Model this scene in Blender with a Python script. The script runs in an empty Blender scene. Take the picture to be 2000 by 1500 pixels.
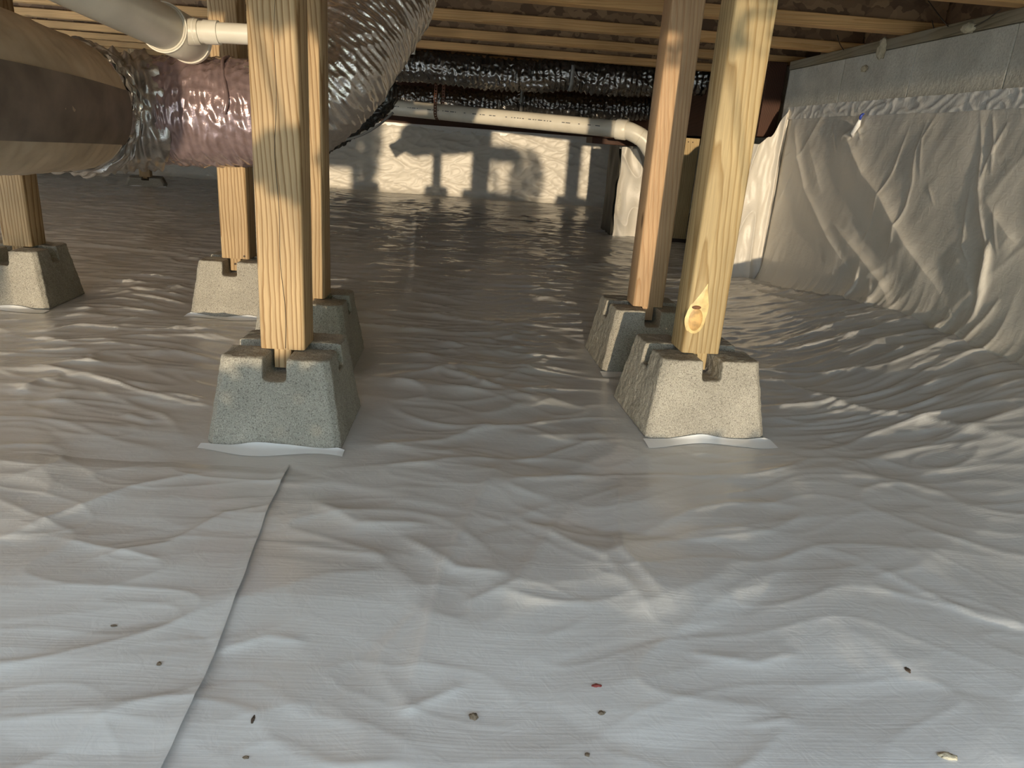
import bpy, math, random
import numpy as np
from mathutils import Vector, Matrix

random.seed(7)
rng = np.random.default_rng(11)
SC = bpy.context.scene
COL = SC.collection

# ------------------------------------------------------------------ camera
F, PIT, ROLL, YAW, EYE = 1415.0, math.radians(18.87), math.radians(4.266), math.radians(3.5), 0.62
_f = np.array([math.sin(YAW)*math.cos(PIT), math.cos(YAW)*math.cos(PIT), -math.sin(PIT)])
_r0 = np.array([math.cos(YAW), -math.sin(YAW), 0.0])
_u0 = np.cross(_r0, _f)
_r = math.cos(ROLL)*_r0 + math.sin(ROLL)*_u0
_u = -math.sin(ROLL)*_r0 + math.cos(ROLL)*_u0
CAM = np.array([0.0, 0.0, EYE])
cam_d = bpy.data.cameras.new('camera')
cam_d.sensor_width = 36.0
cam_d.lens = F/2000.0*36.0
cam_d.clip_start = 0.02
cam = bpy.data.objects.new('camera', cam_d)
COL.objects.link(cam)
cam.matrix_world = Matrix(((_r[0], _u[0], -_f[0], 0), (_r[1], _u[1], -_f[1], 0), (_r[2], _u[2], -_f[2], EYE), (0, 0, 0, 1)))
SC.camera = cam

# ------------------------------------------------------------------ light
SC.view_settings.view_transform = 'Standard'
SC.view_settings.look = 'None'
SC.view_settings.gamma = 1.0
SC.view_settings.use_curve_mapping = False
SC.view_settings.exposure = 0.12
SUN_AZ, SUN_EL = math.radians(4.0), math.radians(0.9)   # low evening sun from behind the viewer
SUND = Vector((math.sin(SUN_AZ)*math.cos(SUN_EL), math.cos(SUN_AZ)*math.cos(SUN_EL), -math.sin(SUN_EL)))
W = bpy.data.worlds.new('sky'); SC.world = W
W.use_nodes = True
bg = W.node_tree.nodes['Background']
bg.inputs['Color'].default_value = (0.73, 0.86, 1.0, 1)
bg.inputs['Strength'].default_value = 7.0
sun_d = bpy.data.lights.new('sun', 'SUN')
sun_d.energy = 2.9
sun_d.angle = math.radians(0.6)
sun_d.color = (1.0, 0.80, 0.54)
sun = bpy.data.objects.new('sun', sun_d); COL.objects.link(sun)
sun.rotation_euler = SUND.to_track_quat('-Z', 'Y').to_euler()
sun.location = (-1, -6, 1.5)
por_d = bpy.data.lights.new('sky_portal', 'AREA')        # guides sky light through the open front
por_d.shape = 'RECTANGLE'; por_d.size = 3.2; por_d.size_y = 0.95
por_d.cycles.is_portal = True
por = bpy.data.objects.new('sky_portal', por_d); COL.objects.link(por)
por.location = (-0.15, -0.42, 0.42); por.rotation_euler = (math.radians(90), 0, 0)

# ------------------------------------------------------------------ helpers
def tag(o, label=None, cat=None, group=None, kind=None):
    if label: o['label'] = label
    if cat: o['category'] = cat
    if group: o['group'] = group
    if kind: o['kind'] = kind
    return o

def empty(name, loc=(0, 0, 0), rz=0.0):
    o = bpy.data.objects.new(name, None); COL.objects.link(o)
    o.location = loc; o.rotation_euler = (0, 0, rz); o.empty_display_size = 0.05
    return o

def link(name, me, mat, parent=None, smooth=True):
    o = bpy.data.objects.new(name, me); COL.objects.link(o)
    if mat and not me.materials: me.materials.append(mat)
    if parent: o.parent = parent
    return o

def mesh(verts, faces, smooth=False):
    me = bpy.data.meshes.new('mesh')
    me.from_pydata([tuple(v) for v in verts], [], faces)
    me.update()
    if smooth:
        me.polygons.foreach_set('use_smooth', [True]*len(me.polygons))
    return me

def grid_mesh(P, smooth=True, wrap=False):
    """P: (n, m, 3) array of points -> quad mesh (fast)."""
    n, m, _ = P.shape
    me = bpy.data.meshes.new('mesh')
    i = np.arange(n-1)[:, None]; j = np.arange(m if wrap else m-1)[None, :]
    j2 = (j+1) % m
    q = np.stack([i*m+j, i*m+j2, (i+1)*m+j2, (i+1)*m+j], -1).reshape(-1, 4).astype(np.int32)
    me.vertices.add(n*m); me.vertices.foreach_set('co', P.reshape(-1).astype(np.float32))
    me.loops.add(q.size); me.loops.foreach_set('vertex_index', q.reshape(-1))
    me.polygons.add(len(q))
    me.polygons.foreach_set('loop_start', np.arange(0, q.size, 4, dtype=np.int32))
    me.polygons.foreach_set('loop_total', np.full(len(q), 4, dtype=np.int32))
    me.polygons.foreach_set('use_smooth', np.full(len(q), smooth))
    me.update(); me.validate()
    return me

class MB:
    """collects shapes for ONE mesh"""
    def __init__(s): s.v = []; s.f = []
    def add(s, vs, fs):
        b = len(s.v); s.v += [tuple(v) for v in vs]; s.f += [tuple(b+i for i in f) for f in fs]; return s
    def box(s, a, b, ch=0.0):
        (x0, y0, z0), (x1, y1, z1) = a, b
        if ch <= 0:
            vs = [(x0, y0, z0), (x1, y0, z0), (x1, y1, z0), (x0, y1, z0), (x0, y0, z1), (x1, y0, z1), (x1, y1, z1), (x0, y1, z1)]
            return s.add(vs, [(3, 2, 1, 0), (4, 5, 6, 7), (0, 1, 5, 4), (1, 2, 6, 5), (2, 3, 7, 6), (3, 0, 4, 7)])
        # chamfered along the longest axis-independent edges: bevel through bmesh
        import bmesh
        bm = bmesh.new(); bmesh.ops.create_cube(bm, size=1)
        for v in bm.verts:
            v.co = ((x0+x1)/2+v.co.x*(x1-x0), (y0+y1)/2+v.co.y*(y1-y0), (z0+z1)/2+v.co.z*(z1-z0))
        bmesh.ops.bevel(bm, geom=bm.edges[:], offset=ch, segments=2, affect='EDGES', profile=0.5)
        bm.verts.index_update()
        s.add([v.co[:] for v in bm.verts], [tuple(v.index for v in f.verts) for f in bm.faces]); bm.free()
        return s
    def tube(s, pts, r, n=12, cap=True):
        P, T, N, B = frames(np.array(pts, float))
        k = len(P); rr = np.broadcast_to(np.array(r, float), (k,))
        th = np.linspace(0, 2*math.pi, n, endpoint=False)
        b = len(s.v)
        for i in range(k):
            for t in th: s.v.append(tuple(P[i]+rr[i]*(math.cos(t)*N[i]+math.sin(t)*B[i])))
        for i in range(k-1):
            for j in range(n):
                s.f.append((b+i*n+j, b+i*n+(j+1) % n, b+(i+1)*n+(j+1) % n, b+(i+1)*n+j))
        if cap:
            s.f.append(tuple(b+j for j in reversed(range(n)))); s.f.append(tuple(b+(k-1)*n+j for j in range(n)))
        return s
    def build(s, name, mat, parent=None, smooth=False, sharp=None):
        me = mesh(s.v, s.f, smooth)
        o = link(name, me, mat, parent)
        if sharp: me.set_sharp_from_angle(angle=math.radians(sharp))
        return o

def frames(P):
    T = np.gradient(P, axis=0); T /= np.linalg.norm(T, axis=1)[:, None]
    N = np.zeros_like(P); up = np.array([0, 0, 1.0]) if abs(T[0][2]) < 0.9 else np.array([0, 1.0, 0])
    n = np.cross(T[0], up); n /= np.linalg.norm(n)
    for i in range(len(P)):
        n = n-T[i]*(n@T[i]); n /= np.linalg.norm(n); N[i] = n
    return P, T, N, np.cross(T, N)

def spline(ctrl, step=0.01):
    """Catmull-Rom through ctrl, resampled at about equal steps"""
    c = np.array(ctrl, float); c = np.vstack([2*c[0]-c[1], c, 2*c[-1]-c[-2]])
    out = []
    for i in range(1, len(c)-2):
        t = np.linspace(0, 1, 40, endpoint=False)[:, None]
        p0, p1, p2, p3 = c[i-1], c[i], c[i+1], c[i+2]
        out.append(0.5*((2*p1)+(-p0+p2)*t+(2*p0-5*p1+4*p2-p3)*t**2+(-p0+3*p1-3*p2+p3)*t**3))
    out = np.vstack(out+[c[-2:-1]])
    d = np.r_[0, np.cumsum(np.linalg.norm(np.diff(out, axis=0), axis=1))]
    s = np.linspace(0, d[-1], max(3, int(d[-1]/step)+1))
    return np.stack([np.interp(s, d, out[:, k]) for k in range(out.shape[1])], 1), s

# gradient noise, vectorised
_perm = rng.permutation(512); _ang = rng.uniform(0, 2*math.pi, 512)
def noise(x, y, seed=0):
    x = np.asarray(x, float)+seed*17.31; y = np.asarray(y, float)+seed*9.77
    xi = np.floor(x).astype(int); yi = np.floor(y).astype(int); xf = x-xi; yf = y-yi
    def g(ix, iy, dx, dy):
        a = _ang[_perm[(_perm[ix & 511]+iy) & 511]]
        return np.cos(a)*dx+np.sin(a)*dy
    u = xf**3*(xf*(xf*6-15)+10); v = yf**3*(yf*(yf*6-15)+10)
    n00 = g(xi, yi, xf, yf); n10 = g(xi+1, yi, xf-1, yf); n01 = g(xi, yi+1, xf, yf-1); n11 = g(xi+1, yi+1, xf-1, yf-1)
    return 1.5*((n00*(1-u)+n10*u)*(1-v)+(n01*(1-u)+n11*u)*v)
def ridged(x, y, seed, p=3): return (1-np.clip(np.abs(noise(x, y, seed))*1.6, 0, 1))**p
def sstep(a, b, x): t = np.clip((x-a)/(b-a), 0, 1); return t*t*(3-2*t)
def poly_dist(X, Y, pts):
    """signed distance to a polyline and the position 0..1 along it"""
    best = np.full(X.shape, 1e9); sg = np.zeros(X.shape); tt = np.zeros(X.shape); n = len(pts)-1
    for i in range(n):
        ax, ay = pts[i]; bx, by = pts[i+1]; dx, dy = bx-ax, by-ay; L2 = dx*dx+dy*dy
        t = np.clip(((X-ax)*dx+(Y-ay)*dy)/L2, 0, 1)
        ex, ey = X-(ax+t*dx), Y-(ay+t*dy); d = np.hypot(ex, ey); m = d < best
        best = np.where(m, d, best); sg = np.where(m, np.sign(dx*ey-dy*ex), sg); tt = np.where(m, (i+t)/n, tt)
    return best, sg, tt

def ray(x, y): return _r*(x-1000)/F-_u*(y-750)/F+_f
def onz(x, y, z=0.0): d = ray(x, y); return CAM+d*((z-EYE)/d[2])
def onx(x, y, X): d = ray(x, y); return CAM+d*(X/d[0])
def ony(x, y, Y): d = ray(x, y); return CAM+d*(Y/d[1])

# ------------------------------------------------------------------ materials
def new_mat(name):
    m = bpy.data.materials.new(name); m.use_nodes = True
    nt = m.node_tree; return m, nt, nt.nodes['Principled BSDF']
def N(nt, t, **kw):
    n = nt.nodes.new(t)
    for k, v in kw.items():
        if k in n.inputs: n.inputs[k].default_value = v
        else: setattr(n, k, v)
    return n
def coords(nt, scale=(1, 1, 1), rot=(0, 0, 0), vary=True):
    tc = N(nt, 'ShaderNodeTexCoord'); mp = N(nt, 'ShaderNodeMapping')
    mp.inputs['Scale'].default_value = scale; mp.inputs['Rotation'].default_value = rot
    if vary:
        oi = N(nt, 'ShaderNodeObjectInfo'); mu = N(nt, 'ShaderNodeVectorMath', operation='SCALE')
        cb = N(nt, 'ShaderNodeCombineXYZ')
        mm = N(nt, 'ShaderNodeMath', operation='MULTIPLY'); mm.inputs[1].default_value = 7.3
        nt.links.new(oi.outputs['Random'], cb.inputs[0]); nt.links.new(oi.outputs['Random'], mm.inputs[0])
        nt.links.new(mm.outputs[0], cb.inputs[2])
        ad = N(nt, 'ShaderNodeVectorMath', operation='ADD')
        nt.links.new(tc.outputs['Object'], ad.inputs[0]); nt.links.new(cb.outputs[0], ad.inputs[1])
        nt.links.new(ad.outputs[0], mp.inputs[0])
    else:
        nt.links.new(tc.outputs['Object'], mp.inputs[0])
    return mp
def ramp(nt, src, stops):
    r = N(nt, 'ShaderNodeValToRGB'); e = r.color_ramp.elements
    while len(e) < len(stops): e.new(0.5)
    for k, (p, c) in enumerate(stops):
        e[k].position = p; e[k].color = (*c, 1) if len(c) == 3 else c
    nt.links.new(src, r.inputs[0]); return r
def mix(nt, a, b, fac, blend='MIX'):
    m = N(nt, 'ShaderNodeMix', data_type='RGBA', blend_type=blend)
    for s, v in ((6, a), (7, b)):
        if isinstance(v, tuple): m.inputs[s].default_value = (*v, 1)
        else: nt.links.new(v, m.inputs[s])
    if isinstance(fac, (int, float)): m.inputs[0].default_value = fac
    else: nt.links.new(fac, m.inputs[0])
    return m.outputs[2]
def bump(nt, bs, src, strength=0.3, dist=0.002, prev=None):
    b = N(nt, 'ShaderNodeBump'); b.inputs['Strength'].default_value = strength; b.inputs['Distance'].default_value = dist
    nt.links.new(src, b.inputs['Height'])
    if prev: nt.links.new(prev.outputs[0], b.inputs['Normal'])
    nt.links.new(b.outputs[0], bs.inputs['Normal']); return b

def wood(name, light, dark, axis='Z', ring=55, rough=0.6, tint=0.25, grey=None):
    m, nt, bs = new_mat(name)
    rot = {'Z': (0.035, 0.025, 0), 'X': (0.02, math.pi/2+0.03, 0), 'Y': (math.pi/2+0.03, 0.02, 0)}[axis]
    mp = coords(nt, rot=rot)
    tcr = N(nt, 'ShaderNodeTexCoord'); oir = N(nt, 'ShaderNodeObjectInfo'); cbr = N(nt, 'ShaderNodeCombineXYZ')
    for q_, (lo_, hi_) in enumerate(((-0.02, 0.03), (0.01, 0.06), (0.0, 2.0))):
        mr_ = N(nt, 'ShaderNodeMapRange'); mr_.inputs['To Min'].default_value = lo_; mr_.inputs['To Max'].default_value = hi_
        nt.links.new(oir.outputs['Random'], mr_.inputs['Value']); nt.links.new(mr_.outputs[0], cbr.inputs[q_])
    mpr = N(nt, 'ShaderNodeMapping'); mpr.inputs['Rotation'].default_value = {'Z': (0.075, 0.02, 0), 'X': rot, 'Y': rot}[axis]
    adr = N(nt, 'ShaderNodeVectorMath', operation='ADD')
    nt.links.new(tcr.outputs['Object'], mpr.inputs[0]); nt.links.new(mpr.outputs[0], adr.inputs[0]); nt.links.new(cbr.outputs[0], adr.inputs[1])
    st = N(nt, 'ShaderNodeMapping'); st.inputs['Scale'].default_value = (5, 5, 0.7); st.inputs['Location'].default_value = (0.02, 0.09, 0)
    nt.links.new(mp.outputs[0], st.inputs[0])
    n1 = N(nt, 'ShaderNodeTexNoise', Scale=2.0, Detail=3.0); nt.links.new(st.outputs[0], n1.inputs['Vector'])
    # growth rings round an off-centre pith
    sc = N(nt, 'ShaderNodeVectorMath', operation='SCALE'); sc.inputs[3].default_value = 0.045
    nt.links.new(n1.outputs['Color'], sc.inputs[0])
    ad = N(nt, 'ShaderNodeVectorMath', operation='ADD'); nt.links.new(adr.outputs[0], ad.inputs[0]); nt.links.new(sc.outputs[0], ad.inputs[1])
    w = N(nt, 'ShaderNodeTexWave', wave_type='RINGS', rings_direction='Z', wave_profile='SAW', Scale=ring, Distortion=0.6, Detail=2.0)
    nt.links.new(ad.outputs[0], w.inputs['Vector'])
    c = ramp(nt, w.outputs['Fac'], [(0.0, light), (0.55, tuple(0.85*a+0.15*b for a, b in zip(light, dark))), (0.9, dark), (1.0, light)])
    # long fibre streaks
    s2 = N(nt, 'ShaderNodeMapping'); s2.inputs['Scale'].default_value = (260, 260, 5); nt.links.new(mp.outputs[0], s2.inputs[0])
    n2 = N(nt, 'ShaderNodeTexNoise', Scale=1.0, Detail=3.0); nt.links.new(s2.outputs[0], n2.inputs['Vector'])
    r2 = ramp(nt, n2.outputs['Fac'], [(0.3, (0.72, 0.72, 0.72)), (0.7, (1.08, 1.08, 1.08))])
    col = mix(nt, c.outputs[0], r2.outputs[0], 0.6, 'MULTIPLY')
    n3 = N(nt, 'ShaderNodeTexNoise', Scale=3.0, Detail=2.0); nt.links.new(mp.outputs[0], n3.inputs['Vector'])
    r3 = ramp(nt, n3.outputs['Fac'], [(0.35, (1-tint,)*3), (0.65, (1.0, 1.0, 1.0))])
    col = mix(nt, col, r3.outputs[0], 1.0, 'MULTIPLY')
    if grey: 
        r4 = ramp(nt, n3.outputs['Fac'], [(0.45, (0, 0, 0)), (0.7, (1, 1, 1))]); col = mix(nt, col, grey, r4.outputs[0])
    # small knots
    vo = N(nt, 'ShaderNodeTexVoronoi', Scale=3.2); s3 = N(nt, 'ShaderNodeMapping'); s3.inputs['Scale'].default_value = (1.6, 1.6, 0.8)
    nt.links.new(mp.outputs[0], s3.inputs[0]); nt.links.new(s3.outputs[0], vo.inputs['Vector'])
    r5 = ramp(nt, vo.outputs['Distance'], [(0.03, (1, 1, 1)), (0.075, (0, 0, 0))])
    col = mix(nt, col, tuple(0.35*d for d in dark), r5.outputs[0])
    nt.links.new(col, bs.inputs['Base Color'])
    bs.inputs['Roughness'].default_value = rough; bs.inputs['Specular IOR Level'].default_value = 0.25
    bump(nt, bs, n2.outputs['Fac'], 0.25, 0.001)
    return m

def speckle(name, base, dark, light, scale=420, rough=0.9, bumpd=0.0015, stain=None, bs_str=0.5):
    m, nt, bs = new_mat(name); mp = coords(nt)
    n1 = N(nt, 'ShaderNodeTexNoise', Scale=scale, Detail=2.0); nt.links.new(mp.outputs[0], n1.inputs['Vector'])
    c = ramp(nt, n1.outputs['Fac'], [(0.33, dark), (0.47, base), (0.58, base), (0.72, light)])
    n2 = N(nt, 'ShaderNodeTexNoise', Scale=9.0, Detail=4.0); nt.links.new(mp.outputs[0], n2.inputs['Vector'])
    r2 = ramp(nt, n2.outputs['Fac'], [(0.3, (0.82, 0.82, 0.82)), (0.7, (1.06, 1.06, 1.06))])
    col = mix(nt, c.outputs[0], r2.outputs[0], 1.0, 'MULTIPLY')
    nt.links.new(col, bs.inputs['Base Color']); bs.inputs['Roughness'].default_value = rough
    bs.inputs['Specular IOR Level'].default_value = 0.2
    n3 = N(nt, 'ShaderNodeTexNoise', Scale=60.0, Detail=5.0); nt.links.new(mp.outputs[0], n3.inputs['Vector'])
    b1 = bump(nt, bs, n3.outputs['Fac'], bs_str, 0.006); bump(nt, bs, n1.outputs['Fac'], bs_str, bumpd, b1)
    return m

def liner(name, col, rough=0.38, scrim=True, axis=1, spec=0.5, wr=0.5):
    m, nt, bs = new_mat(name); mp = coords(nt, vary=False)
    n1 = N(nt, 'ShaderNodeTexNoise', Scale=2.5, Detail=4.0); nt.links.new(mp.outputs[0], n1.inputs['Vector'])
    r1 = ramp(nt, n1.outputs['Fac'], [(0.3, tuple(0.90*c for c in col)), (0.7, col)])
    nt.links.new(r1.outputs[0], bs.inputs['Base Color'])
    bs.inputs['Roughness'].default_value = rough; bs.inputs['Specular IOR Level'].default_value = spec
    n2 = N(nt, 'ShaderNodeTexNoise', Scale=34.0, Detail=5.0, Distortion=1.2); nt.links.new(mp.outputs[0], n2.inputs['Vector'])
    b = bump(nt, bs, n2.outputs['Fac'], wr, 0.0022)
    if scrim:  # woven reinforcing threads
        s = N(nt, 'ShaderNodeMapping'); s.inputs['Scale'].default_value = (4, 230, 1) if axis == 1 else (1, 4, 230)
        nt.links.new(mp.outputs[0], s.inputs[0])
        n3 = N(nt, 'ShaderNodeTexNoise', Scale=1.0, Detail=2.0); nt.links.new(s.outputs[0], n3.inputs['Vector'])
        bump(nt, bs, n3.outputs['Fac'], 0.28, 0.0012, b)
    return m

def plain(name, col, rough=0.5, metal=0.0, spec=0.5, var=0.12, nscale=20, bd=0.0, coat=0.0):
    m, nt, bs = new_mat(name); mp = coords(nt)
    n1 = N(nt, 'ShaderNodeTexNoise', Scale=nscale, Detail=4.0); nt.links.new(mp.outputs[0], n1.inputs['Vector'])
    r1 = ramp(nt, n1.outputs['Fac'], [(0.3, tuple((1-var)*c for c in col)), (0.7, tuple(min(1, (1+var)*c) for c in col))])
    nt.links.new(r1.outputs[0], bs.inputs['Base Color'])
    bs.inputs['Roughness'].default_value = rough; bs.inputs['Metallic'].default_value = metal
    bs.inputs['Specular IOR Level'].default_value = spec; bs.inputs['Coat Weight'].default_value = coat
    if bd:
        n2 = N(nt, 'ShaderNodeTexNoise', Scale=nscale*3, Detail=5.0); nt.links.new(mp.outputs[0], n2.inputs['Vector'])
        bump(nt, bs, n2.outputs['Fac'], 0.6, bd)
    return m

def pvc_mat(name, col):
    m, nt, bs = new_mat(name); mp = coords(nt, vary=False)
    n1 = N(nt, 'ShaderNodeTexNoise', Scale=6.0, Detail=5.0); nt.links.new(mp.outputs[0], n1.inputs['Vector'])
    r1 = ramp(nt, n1.outputs['Fac'], [(0.3, tuple(0.8*c for c in col)), (0.6, col)])
    nt.links.new(r1.outputs[0], bs.inputs['Base Color']); bs.inputs['Roughness'].default_value = 0.35
    return m

def osb(name, a, b, c):
    m, nt, bs = new_mat(name); mp = coords(nt, scale=(1, 1, 1))
    v = N(nt, 'ShaderNodeTexVoronoi', Scale=26.0, Randomness=1.0); s = N(nt, 'ShaderNodeMapping'); s.inputs['Scale'].default_value = (0.7, 0.7, 1.4)
    n0 = N(nt, 'ShaderNodeTexNoise', Scale=14.0, Detail=3.0); nt.links.new(mp.outputs[0], n0.inputs['Vector'])
    sc = N(nt, 'ShaderNodeVectorMath', operation='SCALE'); sc.inputs[3].default_value = 0.12; nt.links.new(n0.outputs['Color'], sc.inputs[0])
    ad = N(nt, 'ShaderNodeVectorMath', operation='ADD'); nt.links.new(mp.outputs[0], ad.inputs[0]); nt.links.new(sc.outputs[0], ad.inputs[1])
    nt.links.new(ad.outputs[0], s.inputs[0]); nt.links.new(s.outputs[0], v.inputs['Vector'])
    sp = N(nt, 'ShaderNodeSeparateColor'); nt.links.new(v.outputs['Color'], sp.inputs[0])
    r = ramp(nt, sp.outputs[0], [(0.0, a), (0.5, b), (1.0, c)])
    nt.links.new(r.outputs[0], bs.inputs['Base Color']); bs.inputs['Roughness'].default_value = 0.8
    bump(nt, bs, sp.outputs[1], 0.3, 0.001)
    return m

M = {}
M['post'] = wood('post_pine', (0.60, 0.43, 0.24), (0.30, 0.17, 0.07), 'Z', 34)
M['post_green'] = wood('post_treated', (0.60, 0.46, 0.25), (0.40, 0.27, 0.12), 'Z', 26, grey=None)
M['post_pink'] = wood('post_fir', (0.68, 0.46, 0.27), (0.56, 0.33, 0.17), 'Z', 40)
M['flange'] = wood('flange_spruce', (0.80, 0.48, 0.21), (0.66, 0.36, 0.13), 'X', 40, tint=0.3)
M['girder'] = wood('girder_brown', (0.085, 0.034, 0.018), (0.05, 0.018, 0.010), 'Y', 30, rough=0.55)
M['sill'] = wood('sill_weathered', (0.40, 0.33, 0.22), (0.24, 0.19, 0.12), 'Y', 30, grey=(0.30, 0.27, 0.21))
M['osb'] = osb('osb_web', (0.13, 0.075, 0.04), (0.22, 0.13, 0.07), (0.34, 0.21, 0.11))
M['osb_floor'] = osb('osb_subfloor', (0.15, 0.09, 0.05), (0.24, 0.15, 0.08), (0.30, 0.19, 0.10))
M['pier'] = speckle('pier_concrete', (0.40, 0.375, 0.32), (0.20, 0.185, 0.16), (0.56, 0.53, 0.46))
M['cmu'] = speckle('wall_concrete', (0.66, 0.63, 0.55), (0.55, 0.52, 0.45), (0.73, 0.70, 0.62), scale=160, bs_str=0.35)
M['floor'] = liner('floor_liner', (0.68, 0.675, 0.66), 0.20, True, 1, wr=0.3)
M['wall_liner'] = liner('wall_liner', (0.70, 0.665, 0.60), 0.42, True, 2)
M['tape'] = liner('seam_tape', (0.74, 0.73, 0.70), 0.30, False, wr=0.8)
M['flap'] = liner('liner_flap', (0.86, 0.87, 0.88), 0.35, False, wr=0.2)
M['black'] = plain('pier_side_black', (0.008, 0.008, 0.008), 0.5, spec=0.2)  # near-black tone for the left face of the wrapped pier
M['pvc'] = pvc_mat('pvc_white', (0.72, 0.67, 0.56))
M['pvc_fit'] = pvc_mat('pvc_fitting', (0.80, 0.76, 0.66))
M['ink'] = plain('pipe_print', (0.10, 0.10, 0.10), 0.6)
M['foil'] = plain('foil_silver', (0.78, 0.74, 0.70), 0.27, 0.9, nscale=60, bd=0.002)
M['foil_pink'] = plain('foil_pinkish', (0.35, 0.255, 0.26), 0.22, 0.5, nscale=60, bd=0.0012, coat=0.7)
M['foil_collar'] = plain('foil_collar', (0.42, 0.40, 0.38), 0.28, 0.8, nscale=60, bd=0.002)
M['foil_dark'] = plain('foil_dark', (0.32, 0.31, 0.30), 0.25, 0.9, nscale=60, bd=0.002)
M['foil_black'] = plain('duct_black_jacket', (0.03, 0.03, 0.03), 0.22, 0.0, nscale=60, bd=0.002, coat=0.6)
M['trunk'] = plain('duct_wrap_tan', (0.46, 0.36, 0.25), 0.75, var=0.22, nscale=9, bd=0.001)
M['trunk_band'] = plain('duct_tape_dark', (0.15, 0.115, 0.09), 0.6, var=0.3, nscale=14, bd=0.001)
M['strapw'] = plain('hanger_strap_white', (0.28, 0.275, 0.26), 0.5)
M['rust'] = plain('strap_rusty', (0.13, 0.05, 0.025), 0.7, 0.3, var=0.4, nscale=60)
M['wire'] = plain('wire_dark', (0.05, 0.035, 0.025), 0.5, 0.5)
M['blue'] = plain('fastener_blue', (0.03, 0.06, 0.35), 0.4)
M['foam'] = plain('spray_foam', (0.55, 0.48, 0.34), 0.9, var=0.2, nscale=60, bd=0.004)
M['ground_bounce'] = plain('pale_bounce_ground', (0.55, 0.50, 0.42), 0.95, var=0.4, nscale=8)  # unseen outside ground made pale to bounce light up at the joists
M['leaf'] = plain('leaf_green', (0.05, 0.10, 0.025), 0.6, var=0.3)
M['twig'] = plain('twig_brown', (0.09, 0.06, 0.04), 0.8)
M['stone'] = plain('debris_stone', (0.16, 0.12, 0.08), 0.9, var=0.4, nscale=200)
M['redbit'] = plain('debris_red', (0.25, 0.05, 0.04), 0.8)
M['nail'] = plain('nail_dark', (0.06, 0.04, 0.03), 0.6, 0.5)
M['nut'] = plain('knot_wood', (0.74, 0.56, 0.26), 0.5, var=0.2, nscale=70)
M['nut_scar'] = plain('knot_scar_wood', (0.20, 0.09, 0.04), 0.6, var=0.4, nscale=120)
M['nut_core'] = plain('knot_core_wood', (0.58, 0.36, 0.14), 0.5, var=0.4, nscale=60)

# ------------------------------------------------------------------ layout
XW, ZJ, YB, YF = 1.5, 1.065, 7.45, -0.35          # right wall, joist underside, back wall, front wall
BLOCKS = {  # x, y, turn, size, post size
    'nl': (-0.384, 1.474, 0.00, 0.266), 'nr': (0.528, 1.640, 0.10, 0.288), 'bl': (-0.447, 1.945, 0.02, 0.266),
    'br': (0.503, 2.105, 0.06, 0.272), 'sl': (-0.787, 2.445, 0.00, 0.256), 'fl': (-1.470, 2.400, 0.05, 0.262),
    'far': (-2.86, 6.55, 0.35, 0.26)}

def bank(X, Y):
    k = sstep(3.75, 2.3, Y)*0.15
    return k*sstep(0.85, 1.5, X)**1.3

CREASE = []   # explicit folds on the floor: polyline (x,y), height, width, type
def fl(*p): return [tuple(onz(x, y)[:2]) for x, y in p]
CREASE += [
    (fl((545, 990), (440, 1010), (330, 1070), (180, 1100)), 0.010, 0.022),
    (fl((610, 975), (700, 1020), (850, 1020)), 0.010, 0.02), (fl((560, 1060), (760, 1090)), 0.006, 0.014),
    (fl((780, 1040), (890, 1110), (1000, 1130)), 0.010, 0.018), (fl((985, 885), (930, 975), (860, 1120), (830, 1250), (790, 1380)), 0.012, 0.028),
    (fl((410, 1270), (520, 1240), (600, 1250)), 0.007, 0.012), (fl((1205, 930), (1210, 1070), (1300, 1170)), 0.010, 0.022),
    (fl((1000, 1000), (1180, 1090), (1300, 1230)), 0.006, 0.02), (fl((780, 1395), (910, 1330)), 0.007, 0.012),
    (fl((1120, 960), (1010, 1140), (900, 1180)), 0.008, 0.02), (fl((1460, 1410), (1550, 1400)), 0.004, 0.008),
    (fl((1340, 1270), (1480, 1290), (1560, 1270)), 0.006, 0.014), (fl((1700, 1110), (1900, 1210), (2000, 1240)), 0.008, 0.016),
    (fl((0, 1060), (120, 1010), (260, 960), (420, 930)), 0.012, 0.03), (fl((120, 1060), (330, 1110)), 0.007, 0.015),
    (fl((690, 880), (860, 860), (980, 820)), 0.010, 0.02),
    (fl((1510, 745), (1640, 800), (1820, 860), (2000, 935)), 0.020, 0.035),
    (fl((1430, 540), (1510, 585), (1600, 630), (1700, 650)), 0.018, 0.02),
    (fl((1480, 620), (1620, 690), (1800, 770)), 0.014, 0.03),
    (fl((1430, 560), (1500, 600), (1580, 640)), 0.012, 0.012),
    (fl((812, 400), (806, 600)), 0.010, 0.018),
    (fl((1130, 600), (930, 610), (720, 600)), 0.006, 0.01), (fl((700, 640), (900, 640), (1130, 640)), 0.006, 0.01),
    (fl((720, 740), (860, 720), (1080, 790)), 0.010, 0.018), (fl((880, 770), (1000, 730), (1100, 690)), 0.008, 0.015),
    (fl((60, 590), (200, 600), (350, 620)), 0.012, 0.02), (fl((150, 640), (300, 650), (420, 640)), 0.010, 0.015),
    (fl((100, 720), (220, 690), (360, 690)), 0.012, 0.022), (fl((170, 560), (330, 575), (370, 560)), 0.016, 0.02),
    (fl((30, 770), (80, 745), (130, 740)), 0.012, 0.02), (fl((240, 810), (300, 830)), 0.01, 0.015),
]
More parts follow.
